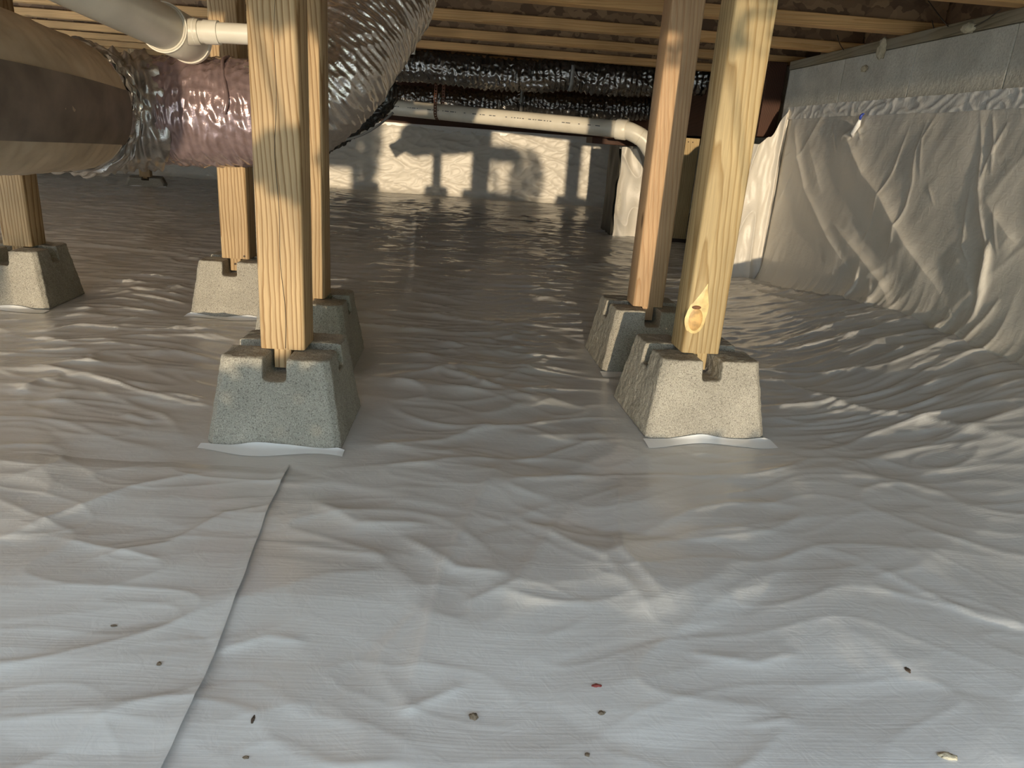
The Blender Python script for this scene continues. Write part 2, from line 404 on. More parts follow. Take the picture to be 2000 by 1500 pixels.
def floor_h(X, Y, detail=True):
    X = np.asarray(X, float); Y = np.asarray(Y, float)
    h = bank(X, Y)
    wx = X+0.10*noise(X*1.7, Y*1.7, 3); wy = Y+0.10*noise(X*1.7, Y*1.7, 4)
    near = 1-sstep(1.0, 1.9, Y)
    w = 0.012*noise(X*0.9, Y*0.9, 1)+0.004*noise(X*2.6, Y*3.4, 2)
    if detail:
        w = w+(0.0105*near+0.002)*(np.abs(noise(wx*2.2+wy, wy*2.8-0.5*wx, 5))-0.7*np.abs(noise(wx*3.7-wy, wy*4.0+0.4*wx, 6)))
        mid = sstep(1.0, 1.9, Y)
        w = w+(0.0015+0.0055*mid)*ridged(wx*1.2+0.5*wy, wy*5.5, 7, 3)+(0.0006+0.0026*mid)*ridged(wx*3.2-0.8*wy, wy*13.0, 8, 3)
        w = w+(0.0022+0.0034*mid)*ridged(wx*2.3+1.1*wy, wy*6.5-0.5*wx, 14, 7)+(0.0010+0.0020*mid)*ridged(wx*4.5-1.6*wy, wy*10+wx, 15, 7)
        w = w+(0.0003+0.0007*mid)*noise(wx*11, wy*30, 9)
        for pts, a, wd in CREASE:
            ax = np.array(pts)
            m = (X > ax[:, 0].min()-4*wd) & (X < ax[:, 0].max()+4*wd) & (Y > ax[:, 1].min()-4*wd) & (Y < ax[:, 1].max()+4*wd)
            if not np.any(m): continue
            d, s, t = poly_dist(X[m], Y[m], pts)
            e = np.minimum(1, np.minimum(t, 1-t)*5+0.15)
            w[m] += 0.58*a*e*np.where(s > 0, np.exp(-d/(1.3*wd)), np.exp(-d/(0.6*wd)))
    # the sheet lies flat under every pier block
    for k, (bx, by, rz, s) in BLOCKS.items():
        d = np.maximum(np.abs(X-bx), np.abs(Y-by))-s*0.5
        w = w*sstep(-0.02, 0.16, d)-0.001*(1-sstep(0, 0.05, d))
    return h+w
def fh(x, y): return float(floor_h(np.array([x]), np.array([y]))[0])

# ------------------------------------------------------------------ floor
rows = np.concatenate([np.linspace(YF, 0.40, 60, endpoint=False), 0.40+np.cumsum(np.linspace(0.0026, 0.0145, 830))])
rows = rows[rows < YB+0.1]; rows[-1] = YB+0.1
sx = np.linspace(-1, 1, 760)
Yg = np.repeat(rows[:, None], len(sx), 1)
Xg = np.clip(0.0+sx[None, :]*(1.75+0.50*np.clip(Yg, 0.4, 9)), -4.7, 2.75)
P = np.stack([Xg, Yg, floor_h(Xg, Yg)], -1)
floor = tag(link('floor', grid_mesh(P), M['floor']), 'wrinkled white plastic ground liner covering the crawlspace floor', None, None, 'structure')

# upper sheet overlapping at the left, its hem showing as a line down the foreground
sea = [onz(572, 893), onz(520, 1010), onz(450, 1200), onz(390, 1345), onz(320, 1500)]
ys = np.array([p[1] for p in sea][::-1]); xs = np.array([p[0] for p in sea][::-1])
sy = np.linspace(0.12, 1.30, 420); t = np.linspace(0, 1, 260)
edge = np.interp(sy, np.r_[0.1, ys], np.r_[xs[0]+0.03, xs])+0.003*noise(sy*9, sy*0, 21)
Xs = edge[:, None]-t[None, :]**1.3*1.1; Ys = np.repeat(sy[:, None], len(t), 1)
lift = 0.0045+0.004*np.exp(-((edge[:, None]-Xs)/0.012)**2)*(0.6+0.6*noise(Ys*7, Xs*0, 22))
lift = lift-0.010*sstep(0.75, 1.0, t)[None, :]-0.010*sstep(1.20, 1.30, Ys)
link('liner_sheet', grid_mesh(np.stack([Xs, Ys, floor_h(Xs, Ys)+lift], -1)), M['floor'], floor)['label'] = 'left sheet overlapping the right with a straight hem'

# ------------------------------------------------------------------ walls, ceiling
def struct(name, mb, mat, parent=None, **k):
    o = mb.build(name, mat, parent, **k)
    if not parent: o['kind'] = 'structure'
    return o
wr = struct('wall_right', MB().box((XW+0.012, YF, -0.2), (XW+0.20, 3.85, 1.025)), M['cmu'])
js = [3.86, 3.27, 2.735, 2.225, 1.71, 1.2, 0.69, 0.18]
for a, b in zip(js[1:], js[:-1]):
    MB().box((XW, a+0.002, 0.80), (XW+0.10, b-0.002, 1.024), 0.003).build('block', M['cmu'], wr)
wb = struct('wall_back', MB().box((-4.7, YB+0.02, -0.2), (2.75, YB+0.2, 0.66)), M['cmu'])
struct('wall_left', MB().box((-4.9, YF, -0.2), (-4.7, YB+0.2, 1.4)), M['cmu'])
struct('wall_alcove', MB().box((2.6, 3.65, -0.2), (2.8, YB+0.2, 1.4)), M['cmu'])
struct('wall_alcove_return', MB().box((XW+0.2, 3.65, -0.2), (2.75, 3.85, 1.4)), M['cmu'])
fw = MB().box((-4.9, YF-0.2, -0.2), (-2.09, YF, 1.4)).box((-2.09, YF-0.2, -0.2), (-1.82, YF, 0.12)).box((-2.09, YF-0.2, 0.33), (-1.82, YF, 1.4)).box((-1.82, YF-0.2, -0.2), (-1.75, YF, 1.4)).box((1.45, YF-0.2, -0.2), (2.0, YF, 1.4)).box((-1.75, YF-0.2, 0.94), (1.45, YF, 1.4))  # small vent added and header height set to shape the incoming light
struct('wall_front', fw, M['cmu'])
ceil = struct('ceiling', MB().box((-4.9, YF-0.2, 1.368), (2.8, YB+0.2, 1.39)), M['osb_floor'])
struct('trim_1', MB().box((XW+0.135, YF, ZJ-0.002), (XW+0.165, 3.85, 1.367)), M['osb'])      # rim board over the right wall
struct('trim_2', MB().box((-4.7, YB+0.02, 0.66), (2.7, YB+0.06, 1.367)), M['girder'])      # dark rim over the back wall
struct('ground', MB().box((-30, -40, -0.3), (30, YF-0.2, -0.06)), M['ground_bounce'])

sill = tag(MB().box((XW-0.006, YF, 1.0255), (XW+0.134, 3.86, 1.0635), 0.003).build('sill_plate', M['sill']), 'weathered wooden sill plate lying along the top of the right block wall', 'sill plate')
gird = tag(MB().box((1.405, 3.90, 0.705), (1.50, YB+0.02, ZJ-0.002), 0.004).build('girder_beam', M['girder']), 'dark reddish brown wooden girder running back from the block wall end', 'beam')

# I-joists
JY = [0.39, 1.0, 1.61, 2.22, 2.83, 3.43, 4.03, 4.64, 5.24, 5.85, 6.45, 7.05]
ordn = {3: 'first', 4: 'second', 5: 'third', 6: 'fourth', 7: 'fifth', 8: 'sixth', 9: 'seventh', 10: 'eighth', 11: 'ninth'}
L0, L1 = -4.69, XW+0.13
jm = {'bottom_flange': MB().box((L0, -0.032, 0), (L1, 0.032, 0.040), 0.003), 'web': MB().box((L0, -0.006, 0.039), (L1, 0.006, 0.264)), 'top_flange': MB().box((L0, -0.032, 0.263), (L1, 0.032, 0.302), 0.003)}
jme = {k: mesh(v.v, v.f) for k, v in jm.items()}
for k, v in jme.items(): v.materials.append(M['osb'] if k == 'web' else M['flange'])
for i, y in enumerate(JY):
    e = empty('floor_joist', (0, y, ZJ), 0)
    lab = ('wooden I-joist overhead, %s one back from the top right corner' % ordn[i]) if i in ordn else ('wooden I-joist above the viewer, %s one from the front opening' % ['first', 'second', 'third'][i])
    tag(e, lab, 'joist', 'I-joists across the ceiling')
    for k in ('bottom_flange', 'web', 'top_flange'): link(k, jme[k], None, e)

# ------------------------------------------------------------------ pier blocks and posts
def pier_mesh(s, h=0.176, seed=0):
    b, tp, g, zs = s*0.5, s*0.5*0.79, 0.0225, 0.131
    def hw(z): return b+(tp-b)*z/h
    mb = MB()
    c = 0.012
    def ring(w, z):   # square with cut corners
        k = c
        return [(-w+k, -w, z), (w-k, -w, z), (w, -w+k, z), (w, w-k, z), (w-k, w, z), (-w+k, w, z), (-w, w-k, z), (-w, -w+k, z)]
    r0, r1 = ring(hw(0), 0), ring(hw(zs), zs)
    mb.add(r0+r1, [tuple(reversed(range(8)))]+[(i, (i+1) % 8, 8+(i+1) % 8, 8+i) for i in range(8)]+[tuple(range(8, 16))])
    for sxn in (-1, 1):
        for syn in (-1, 1):
            def q(w, z): 
                pts = [(g, g), (w, g), (w, w-c), (w-c, w), (g, w)]
                pts = [(sxn*x, syn*y, z) for x, y in pts]
                return pts if sxn*syn > 0 else pts[::-1]
            w0, w1 = hw(zs), hw(h)
            top = q(w1, h); lo = q(hw(zs-0.02)-0.0004, zs-0.02)
            mb.add(lo+top, [(i, (i+1) % 5, 5+(i+1) % 5, 5+i) for i in range(5)]+[(5, 6, 7, 8, 9), (4, 3, 2, 1, 0)])
    return mb

CAST1 = bpy.data.textures.new('cast_pits', 'CLOUDS'); CAST1.noise_scale = 0.035; CAST1.noise_depth = 2
CAST2 = bpy.data.textures.new('cast_grain', 'CLOUDS'); CAST2.noise_scale = 0.008; CAST2.noise_depth = 1
PIERL = {'nl': 'grey concrete pier block nearest the viewer on the left, flush side in shade', 'nr': 'sunlit concrete pier block nearest the viewer on the right',
         'bl': 'grey concrete pier block right behind the near left one', 'br': 'concrete pier block behind the near right one, mostly in shadow',
         'sl': 'concrete pier block under the second post from the left', 'fl': 'concrete pier block cut by the left picture edge', 'far': 'small distant concrete pier block under the foil duct'}
POSTL = {'nl': 'thick wooden post nearest the viewer on the left with a long crack', 'nr': 'yellow wooden post nearest the viewer on the right with a big oval knot',
         'bl': 'wooden post half hidden right behind the near left post', 'br': 'pinkish wooden post behind the near right post, half in shadow',
         'sl': 'wooden post passing behind the foil duct on the left', 'fl': 'shaded wooden post below the tan duct at the left edge', 'far': 'short distant yellow wooden post seen beneath the foil duct'}
POSTM = {'nl': 'post', 'nr': 'post_green', 'bl': 'post', 'br': 'post_pink', 'sl': 'post', 'fl': 'post', 'far': 'post'}
PX = {'nl': (-0.384, 1.475), 'nr': (0.523, 1.627), 'bl': (-0.440, 1.945), 'br': (0.503, 2.095), 'sl': (-0.787, 2.447), 'fl': (-1.463, 2.425), 'far': (-2.86, 6.55)}
def post_mb(h0, h1, w=0.089, tw=0.034, tl=0.040):
    """post with eased corners and a tenon cut at the foot"""
    mb = MB(); r = 0.007; a = w/2
    pr = []
    for cx, cy, a0 in ((a-r, a-r, 0), (-a+r, a-r, 90), (-a+r, -a+r, 180), (a-r, -a+r, 270)):
        for k in range(4):
            t = math.radians(a0+30*k); pr.append((cx+r*math.cos(t), cy+r*math.sin(t)))
    n = len(pr)
    vs = [(x, y, h0) for x, y in pr]+[(x, y, h1) for x, y in pr]
    mb.add(vs, [tuple(reversed(range(n))), tuple(range(n, 2*n))]+[(i, (i+1) % n, n+(i+1) % n, n+i) for i in range(n)])
    return mb, (h0, tw, tl, a)
for k, (bx, by, rz, s) in BLOCKS.items():
    z0 = 0.0 if k != 'far' else fh(bx, by)-0.01
    pb = pier_mesh(s).build('concrete_pier_block', M['pier'])
    pb.location = (bx, by, z0); pb.rotation_euler = (0, 0, rz)
    md = pb.modifiers.new('cast', 'REMESH'); md.mode = 'VOXEL'; md.voxel_size = 0.0034; md.use_smooth_shade = True
    for tx_, st_ in ((CAST1, 0.0036), (CAST2, 0.0026)):
        md = pb.modifiers.new('rough', 'DISPLACE'); md.texture = tx_; md.strength = st_; md.mid_level = 0.55; md.texture_coords = 'GLOBAL'
    if k == 'far': pb.scale = (1.25, 1.25, 0.45)
    tag(pb, PIERL[k], 'pier block', 'concrete pier blocks')
    px, py = PX[k]
    e = empty('wooden_post', (px, py, z0), rz*0.6)
    tag(e, POSTL[k], 'post', 'wooden support posts')
    pt = 0.1775 if k != 'far' else 0.081
    mb, (h0, tw, tl, a) = post_mb(pt, ZJ-0.002-z0)
    mb.build('shaft', M[POSTM[k]], e, smooth=True, sharp=35)
    MB().box((-tw/2, -a+0.002, pt-(tl if k != 'far' else 0.015)), (tw/2, a-0.002, pt+0.002), 0.001).build('tenon', M[POSTM[k]], e)
    # white edge of the sheet turned up against the front of the block
    if k == 'far': s = s*1.25
    if k in ('nl', 'nr', 'sl', 'fl', 'far', 'br'):
        n = 40; tt = np.linspace(0, 1, n); hh = 0.012+0.007*np.sin(tt*9+bx*7)+0.006*noise(tt*5, tt*0, int(abs(bx)*30)+40)
        hh = np.clip(0.62*hh*np.minimum(1, np.minimum(tt, 1-tt)*14+0.35), 0.003, 0.03)*(1.0 if k != 'far' else 1.6)
        b = s*0.5; x = -b-0.008+tt*(2*b+0.016)
        prof = [(-0.034, 0.0), (-0.016, 0.25), (-0.006, 0.6), (-0.0035, 1.0)]
        G = np.zeros((len(prof), n, 3))
        ca, sa = math.cos(rz), math.sin(rz)
        for q, (dy, fz) in enumerate(prof):
            yy = -b+dy*(1+0.4*np.sin(tt*7+bx*3)); xx = x
            G[q, :, 0] = bx+ca*xx-sa*yy; G[q, :, 1] = by+sa*xx+ca*yy
            G[q, :, 2] = z0+fz*hh+0.002*(1-fz)
        G[0, :, 2] = floor_h(G[0, :, 0], G[0, :, 1])+0.001
        link('liner_flap', grid_mesh(G), M['flap'], floor)

# knot and crack details
nrp = [o for o in bpy.data.objects if o.get('label') == POSTL['nr']][0]
kc = ony(1356, 622, 1.582)-np.array([*PX['nr'], 0.0]); kt = ony(1370, 545, 1.582)-np.array([*PX['nr'], 0.0])
def knot_mesh(cx, cz, rx, rz, tip, zo):
    K = 30; vs, fs = [], []
    for rs, d_ in ((0.0, zo), (0.5, zo*0.9), (0.85, zo*0.6), (1.0, -0.001)):
        for i in range(K):
            t = 2*math.pi*i/K; c_, y_ = math.cos(t), math.sin(t)
            w_ = rx*(1 if y_ < 0.35 else max(0.08, 1-(y_-0.35)*1.35)) if tip else rx
            z_ = (tip if (tip and y_ > 0) else rz)*y_
            vs.append((cx+rs*(w_*c_+(0.2*z_ if tip and y_ > 0 else 0)), -0.0446-d_, cz+rs*z_))
    for q in range(3):
        for i in range(K): fs.append((q*K+i, (q+1)*K+i, (q+1)*K+(i+1) % K, q*K+(i+1) % K))
    return mesh(vs, fs, True)
kn = link('knot', knot_mesh(kc[0], kc[2], 0.025, 0.038, 0.088, 0.0012), M['nut'], nrp); kn['label'] = 'pale oval knot with a pointed tip'
link('knot_core', knot_mesh(kc[0], kc[2]-0.002, 0.0185, 0.030, 0, 0.0022), M['nut_core'], kn)
link('knot_scar', knot_mesh(kc[0]-0.002, kc[2]+0.026, 0.012, 0.005, 0, 0.0028), M['nut_scar'], kn)
nlp = [o for o in bpy.data.objects if o.get('label') == POSTL['nl']][0]
pts = [(0.004+0.004*math.sin(z*9)+0.002*math.sin(z*31), -0.0446, z) for z in np.linspace(0.18, 0.9, 40)]
MB().tube(pts, np.interp(np.linspace(0, 1, 40), [0, .2, .6, 1], [0.0009, 0.0007, 0.0006, 0.0003]), 5).build('crack', M['nail'], nlp)
slp = [o for o in bpy.data.objects if o.get('label') == POSTL['sl']][0]
for dx, dz in ((-0.001, 0.160), (0.03, 0.187)):
    MB().tube([(dx, -0.043, dz), (dx, -0.046, dz)], 0.0035, 8).build('nail_head', M['nail'], slp)

# yellow post under the girder
e = tag(empty('wooden_post', (1.362, 5.05, fh(1.362, 5.05)+0.0)), 'yellow pine post standing under the dark girder between the right posts', 'post', 'wooden support posts')
MB().box((-0.066, -0.045, 0.022), (0.066, 0.045, 0.68), 0.003).build('shaft', M['post_green'], e)
MB().box((-0.075, -0.052, -0.01), (0.075, 0.052, 0.022)).build('shim', M['nail'], e)
for dx, dz in ((-0.01, 0.655), (0.02, 0.655)):
    MB().tube([(dx, -0.044, dz), (dx, -0.048, dz)], 0.004, 8).build('nail_head', M['nail'], e)

# ------------------------------------------------------------------ wall liners
def wl(*p): return [tuple(onx(1350+x/2.7277, 150+y/2.7277, XW)[1:]) for x, y in p]
FOLDS = [  # polyline on the wall, amplitude, width, sharp side factor
    (wl((570, 250), (600, 420), (640, 600), (760, 830), (870, 1020)), 0.030, 0.050, 0.35),
    (wl((640, 330), (690, 480), (720, 620)), 0.016, 0.040, 0.5),
    (wl((900, 270), (870, 340), (960, 520), (1060, 640), (1130, 780), (1230, 950), (1420, 1230)), 0.034, 0.065, 0.35),
    (wl((780, 770), (900, 900), (1000, 1020), (1060, 1090), (1180, 1300)), 0.030, 0.045, 0.25),
    (wl((950, 1010), (930, 1120), (900, 1180)), 0.014, 0.02, 0.4), (wl((1010, 1080), (1080, 1270)), 0.016, 0.02, 0.4),
    (wl((900, 270), (830, 330)), 0.012, 0.015, 0.5), (wl((905, 270), (930, 340)), 0.010, 0.014, 0.5),
    (wl((1190, 250), (1110, 500), (1060, 600), (1000, 780), (930, 900)), 0.008, 0.010, 0.5),
    (wl((1280, 230), (1230, 400), (1220, 560), (1180, 700), (1140, 790), (1120, 880), (1060, 980)), 0.010, 0.012, 0.5),
    (wl((1330, 200), (1260, 330), (1260, 560)), 0.006, 0.009, 0.5),
    (wl((1560, 170), (1580, 400), (1570, 600), (1600, 820), (1625, 950), (1600, 1150), (1560, 1280), (1500, 1400)), 0.012, 0.012, 0.6),
    (wl((1620, 190), (1645, 350), (1630, 530)), 0.008, 0.009, 0.5), (wl((1720, 220), (1600, 480), (1580, 560)), 0.008, 0.009, 0.5),
    (wl((1640, 860), (1620, 1000), (1570, 1250)), 0.016, 0.011, 0.5), (wl((1660, 700), (1670, 950)), 0.007, 0.010, 0.5),
    (wl((1300, 570), (1330, 690)), 0.005, 0.008, 0.5), (wl((770, 250), (805, 410)), 0.007, 0.010, 0.5), (wl((565, 250), (590, 380)), 0.008, 0.010, 0.5),
    (wl((1530, 540), (1480, 900), (1520, 1000)), 0.006, 0.010, 0.5), (wl((1400, 1300), (1420, 1390)), 0.020, 0.03, 0.4),
    (wl((1600, 640), (1700, 800), (1773, 900)), 0.016, 0.04, 0.5), (wl((1180, 1300), (1050, 1180), (900, 1180)), 0.012, 0.03, 0.5),
    (wl((1420, 900), (1520, 1080), (1560, 1200)), 0.014, 0.05, 0.5), (wl((1690, 1180), (1560, 1400)), 0.008, 0.012, 0.5),
    (wl((480, 500), (520, 430), (560, 400)), 0.006, 0.012, 0.5),
]
yy = np.linspace(0.15, 3.752, 760); zz = np.linspace(0, 1, 230)
Yw, Tw = np.meshgrid(yy, zz, indexing='ij')
zb = floor_h(np.full_like(yy, XW-0.05), yy)-0.006
Zw = zb[:, None]+Tw*(0.842-zb[:, None])
D = 0.006+0.010*(noise(Yw*1.6, Zw*1.6, 31)+1)*sstep(0.84, 0.6, Zw)+0.002*(noise(Yw*7, Zw*5, 32)+1)+0.0009*(noise(Yw*22+Zw*6, Zw*12, 33)+1)
D += 0.004*ridged(Yw*3.0+2.2*Zw, Zw*0.8, 34, 4)
for pts, a, wd, k in FOLDS:
    ax = np.array(pts); m = (Yw > ax[:, 0].min()-3*wd) & (Yw < ax[:, 0].max()+3*wd) & (Zw > ax[:, 1].min()-3*wd) & (Zw < ax[:, 1].max()+3*wd)
    d, s, tt = poly_dist(Yw[m], Zw[m], pts)
    e_ = np.minimum(1, np.minimum(tt, 1-tt)*4+0.1)
    if a >= 0.0139:
        D[m] += 0.62*a*e_*np.where(s > 0, np.exp(-(d/(1.5*wd))**2), np.exp(-d/(wd*k*1.2)))
    else:
        D[m] += 0.5*a*e_*np.exp(-d/(0.62*wd))
D *= sstep(0.846, 0.79, Zw)*0.9+0.1
D += 0.06*np.exp(-(Zw-zb[:, None])/0.05)*(0.8+0.3*noise(Yw*3, Zw*0, 35))      # foot spreads on to the floor
D *= 0.25+0.75*sstep(3.752, 3.68, Yw)
wlr = tag(link('wall_liner', grid_mesh(np.stack([XW-D, Yw, Zw], -1)), M['wall_liner']), 'creased grey-white plastic liner hanging down the right block wall', 'plastic sheet')
# tape along the top hem
ty = np.linspace(0.15, 3.755, 500); tz = np.linspace(0.793, 0.848, 14)
Yt, Zt = np.meshgrid(ty, tz, indexing='ij')
Zt2 = Zt+0.004*noise(Yt*3, Yt*0, 36)
Dt = 0.012+0.002*(noise(Yt*16+Zt*30, Zt*30, 37)+0.6)+0.0035*ridged(Yt*13+Zt*5, Zt*22, 38, 4)
link('hem_tape', grid_mesh(np.stack([XW-Dt, Yt, Zt2], -1)), M['tape'], wlr)['label'] = 'strip of wrinkled white tape along the top edge'
bp = onx(1684, 228, XW-0.03)
fa = MB().tube([bp+np.array([0, 0, 0.012]), bp+np.array([-0.004, 0.004, 0.0]), bp+np.array([0.0, 0.012, -0.012])], [0.004, 0.006, 0.004], 8)
fa.tube([bp+np.array([-0.002, -0.012, 0.010]), bp+np.array([-0.002, 0.012, 0.006])], 0.003, 8)
fa.build('fastener', M['blue'], wlr, True)['label'] = 'small blue plastic fastener'
gat = bp+np.array([0.0, 0.02, -0.03])
MB().tube([gat+np.array([0.0, -0.01, 0.025]), gat, gat+np.array([0.0, 0.03, -0.03]), gat+np.array([0.015, 0.05, -0.05])], [0.004, 0.010, 0.008, 0.003], 10).build('gathered_pinch', M['flap'], wlr, True)

# sheet over the corner pilaster (faces the sun)
ux = np.linspace(0, 1, 120); vz = np.linspace(0, 1, 200); U, V = np.meshgrid(ux, vz, indexing='ij')
ztop = 0.60+0.10*sstep(0.1, 0.75, U)+0.13*sstep(0.75, 0.97, U)+0.02*noise(U*7, U*0, 41)
Xp = 1.19+U*(XW-1.19-0.008); Zp = -0.01+V*(ztop+0.01)
Dp = 0.02+0.012*noise(U*3+V, V*2, 42)+0.03*ridged(U*2.2-V*0.8, V*0.6, 43, 4)+0.004*noise(U*12, V*9, 44)+0.05*(1-V)**6
Dp += 0.03*np.exp(-((U-0.93)/0.03)**2)*V
pil = tag(link('pilaster_liner', grid_mesh(np.stack([Xp, 3.765-Dp, Zp], -1)), M['wall_liner']), 'bright sunlit white liner wrapped round the pilaster at the wall corner', 'plastic sheet')
MB().box((1.2, 3.79, -0.05), (XW+0.01, 3.89, 0.60)).build('pilaster', M['cmu'], pil)

# back wall liner
yb = np.linspace(-4.69, 2.6, 620); tb = np.linspace(0, 1, 110); Xb, Tb = np.meshgrid(yb, tb, indexing='ij')
Zb = -0.02+Tb*(0.655+0.012*noise(Xb*1.5, Xb*0, 51)+0.02)
Db = 0.012+0.012*noise(Xb*2.2, Zb*2.5, 52)+0.010*ridged(Xb*3+Zb*5, Zb*6, 53, 3)+0.006*ridged(Xb*9-Zb*8, Zb*14, 54, 3)+0.05*np.exp(-Zb/0.03)
Db *= sstep(0.68, 0.60, Zb)*0.9+0.1
bl = tag(link('wall_liner', grid_mesh(np.stack([Xb, YB-Db, Zb], -1)), M['wall_liner']), 'wrinkled white plastic liner covering the far back wall', 'plastic sheet')
G = np.stack([np.repeat(yb[::4, None], 5, 1), YB-0.014-0.004*noise(yb[::4, None]*6, np.arange(5)[None, :]*1.0, 55), 0.60+0.0*yb[::4, None]+np.linspace(0, 0.06, 5)[None, :]], -1)
link('hem_tape', grid_mesh(G), M['tape'], bl)

# wrapped pier
pier = tag(empty('wrapped_pier', (0.94, 5.13, fh(1.1, 5.2)-0.01)), 'pier wrapped in white plastic with a black left side, below the pipe elbow', 'pier')
ux = np.linspace(0, 1, 60); vz = np.linspace(0, 1, 110); U, V = np.meshgrid(ux, vz, indexing='ij')
Dp = 0.010+0.008*noise(U*3, V*3, 61)+0.022*ridged(U*1.6+V*1.3, V*1.2, 62, 4)+0.05*np.exp(-((U-0.1)/0.08)**2)*noise(V*3, U*0, 63)
link('liner_front', grid_mesh(np.stack([U*0.30-0.012*noise(V*4, U*0, 64)*(1-U), -Dp, V*0.60+0.01*noise(U*5, U*0, 65)], -1)), M['wall_liner'], pier)
Ds = 0.004+0.006*noise(U*3, V*3, 66)
link('liner_side', grid_mesh(np.stack([-Ds-0.012, 0.0+U*0.42, V*0.61], -1)), M['black'], pier)['label'] = 'near-black left face of the pier wrap'
MB().box((0.005, 0.02, 0), (0.29, 0.42, 0.59)).build('core', M['cmu'], pier)
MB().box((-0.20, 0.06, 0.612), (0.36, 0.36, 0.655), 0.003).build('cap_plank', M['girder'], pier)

# ------------------------------------------------------------------ pipes
def cyl_part(mb, a, b, r, n=28): return mb.tube([a, b], r, n)
# long drain under the joists
pr = tag(empty('drain_pipe', (0, 5.1, 0.72)), 'long white drain pipe crossing below the far ducts to an elbow', 'pipe')
O = np.array([0, 5.1, 0.72])
A = np.array([-1.6, 5.85, 0.775])-O; B = np.array([0.84, 4.70, 0.703])-O
MB().tube([A, B], 0.051, 32).build('pipe_run', M['pvc'], pr, True, 40)
dirp = (B-A)/np.linalg.norm(B-A)
hub0 = B-dirp*0.03; 
cen, _ = spline([B+dirp*0.02, B+dirp*0.06+np.array([0, 0, -0.006]), B+np.array([0.135, -0.045, -0.045]), B+np.array([0.20, -0.05, -0.115]), B+np.array([0.27, -0.05, -0.20]), B+np.array([0.30, -0.05, -0.30]), B+np.array([0.30, -0.05, -0.66])], 0.012)
el = MB().tube(cen, 0.053, 32).build('elbow', M['pvc_fit'], pr, True, 40)
MB().tube([hub0, hub0+dirp*0.006, B+dirp*0.035, B+dirp*0.04], [0.056, 0.060, 0.060, 0.056], 32).build('hub', M['pvc_fit'], el, True, 40)
for k in (0.14, 0.25):
    q = cen[int(len(cen)*k)]; q2 = cen[int(len(cen)*k)+1]
    MB().tube([q, q+(q2-q)*0.4], 0.0545, 32).build('seam_ring', M['pvc'], el, True, 40)
# print on the pipe: short dashes of illegible marking
vdir = CAM-(O+(A+B)/2); vdir -= dirp*(vdir@dirp); vdir /= np.linalg.norm(vdir)
side = np.cross(dirp, vdir)
mb = MB(); s = 0.55
while s < 2.55:
    ln = random.choice([0.012, 0.02, 0.03, 0.008])
    if random.random() < 0.72:
        for w in (1,):
            c0 = A+dirp*s; an = 0.12
            pts = []
            for t_, a_ in ((0, an), (ln, an), (ln, an+0.10), (0, an+0.10)):
                pts.append(c0+dirp*t_+0.0515*(math.cos(a_)*vdir+math.sin(a_)*side*(1 if side[2] > 0 else -1)))
            mb.add(pts, [(0, 1, 2, 3)])
    s += ln+random.choice([0.006, 0.01, 0.03])
mb.build('pipe_marking', M['ink'], pr)['kind'] = 'stuff'

# perforated straps
def strap(px, py_pipe, label):
    Pc = None
    s_ = ((onz(px, py_pipe, 0.74)[0]-O[0])-A[0])/dirp[0]
    c = O+A+dirp*s_
    hp = np.array([dirp[1], -dirp[0], 0.0]); hp /= np.linalg.norm(hp); hp = hp if hp[1] < 0 else -hp
    up_ = np.array([0, 0, 1.0]); R_ = 0.0535
    path = [c+hp*R_+up_*z for z in np.linspace(ZJ-c[2]-0.002, 0.0, 26)]
    path += [c+R_*(hp*math.cos(a)-up_*math.sin(a)) for a in np.linspace(0.12, math.pi, 16)]
    path += [c-hp*R_+up_*z for z in np.linspace(0.02, ZJ-c[2]-0.002, 20)]
    path = np.array(path); L = np.r_[0, np.cumsum(np.linalg.norm(np.diff(path, axis=0), axis=1))]
    step = 0.018; n = int(L[-1]/step); mbs = MB()
    f_ = lambda s: np.array([np.interp(s, L, path[:, k]) for k in range(3)])
    w, hw_ = 0.011, 0.005
    for i in range(n):
        a, b, c_, d = (f_(i*step+q) for q in (0, 0.004, 0.014, step))
        ex = dirp/np.linalg.norm(dirp)
        def quad(p, q, x0, x1): mbs.add([p+ex*x0, p+ex*x1, q+ex*x1, q+ex*x0], [(0, 1, 2, 3)])
        quad(a, b, -w, w); quad(b, c_, -w, -hw_); quad(b, c_, hw_, w); quad(c_, d, -w, w)
    o = mbs.build('pipe_strap', M['rust'])
    md = o.modifiers.new('thick', 'SOLIDIFY'); md.thickness = 0.0012
    return tag(o, label, 'strap', 'perforated pipe straps')
strap(852, 215, 'rusty perforated strap holding the left half of the drain pipe')
strap(1184, 250, 'rusty perforated strap holding the drain pipe beside its elbow')

# PVC at upper left: large pipe, tee and small branch
pv = tag(empty('vent_pipe', (-0.8, 1.95, 0.80)), 'white plastic pipe with tee and small branch above the foil duct', 'pipe')
O2 = np.array([-0.8, 1.95, 0.80])
c1 = ony(322, 55, 1.95)-O2; c0 = ony(150, -32, 1.60)-O2
d1 = (c1-c0)/np.linalg.norm(c1-c0)
MB().tube([c0-d1*0.6, c1-d1*0.01], 0.050, 36).build('pipe_run', M['pvc'], pv, True, 40)
tee = MB().tube([c1-d1*0.012, c1-d1*0.008, c1+d1*0.09, c1+d1*0.14], [0.053, 0.056, 0.055, 0.052], 36).build('tee_fitting', M['pvc'], pv, True, 40)
tor = lambda c, d, R, r, n=40: MB().tube([c-d*r, c+d*r], [R, R], n)
tor(c1-d1*0.008, d1, 0.0575, 0.0018).build('rim', M['pvc_fit'], tee, True, 40)
tor(c1+d1*0.13, d1, 0.0565, 0.006).build('rim', M['pvc_fit'], tee, True, 40)
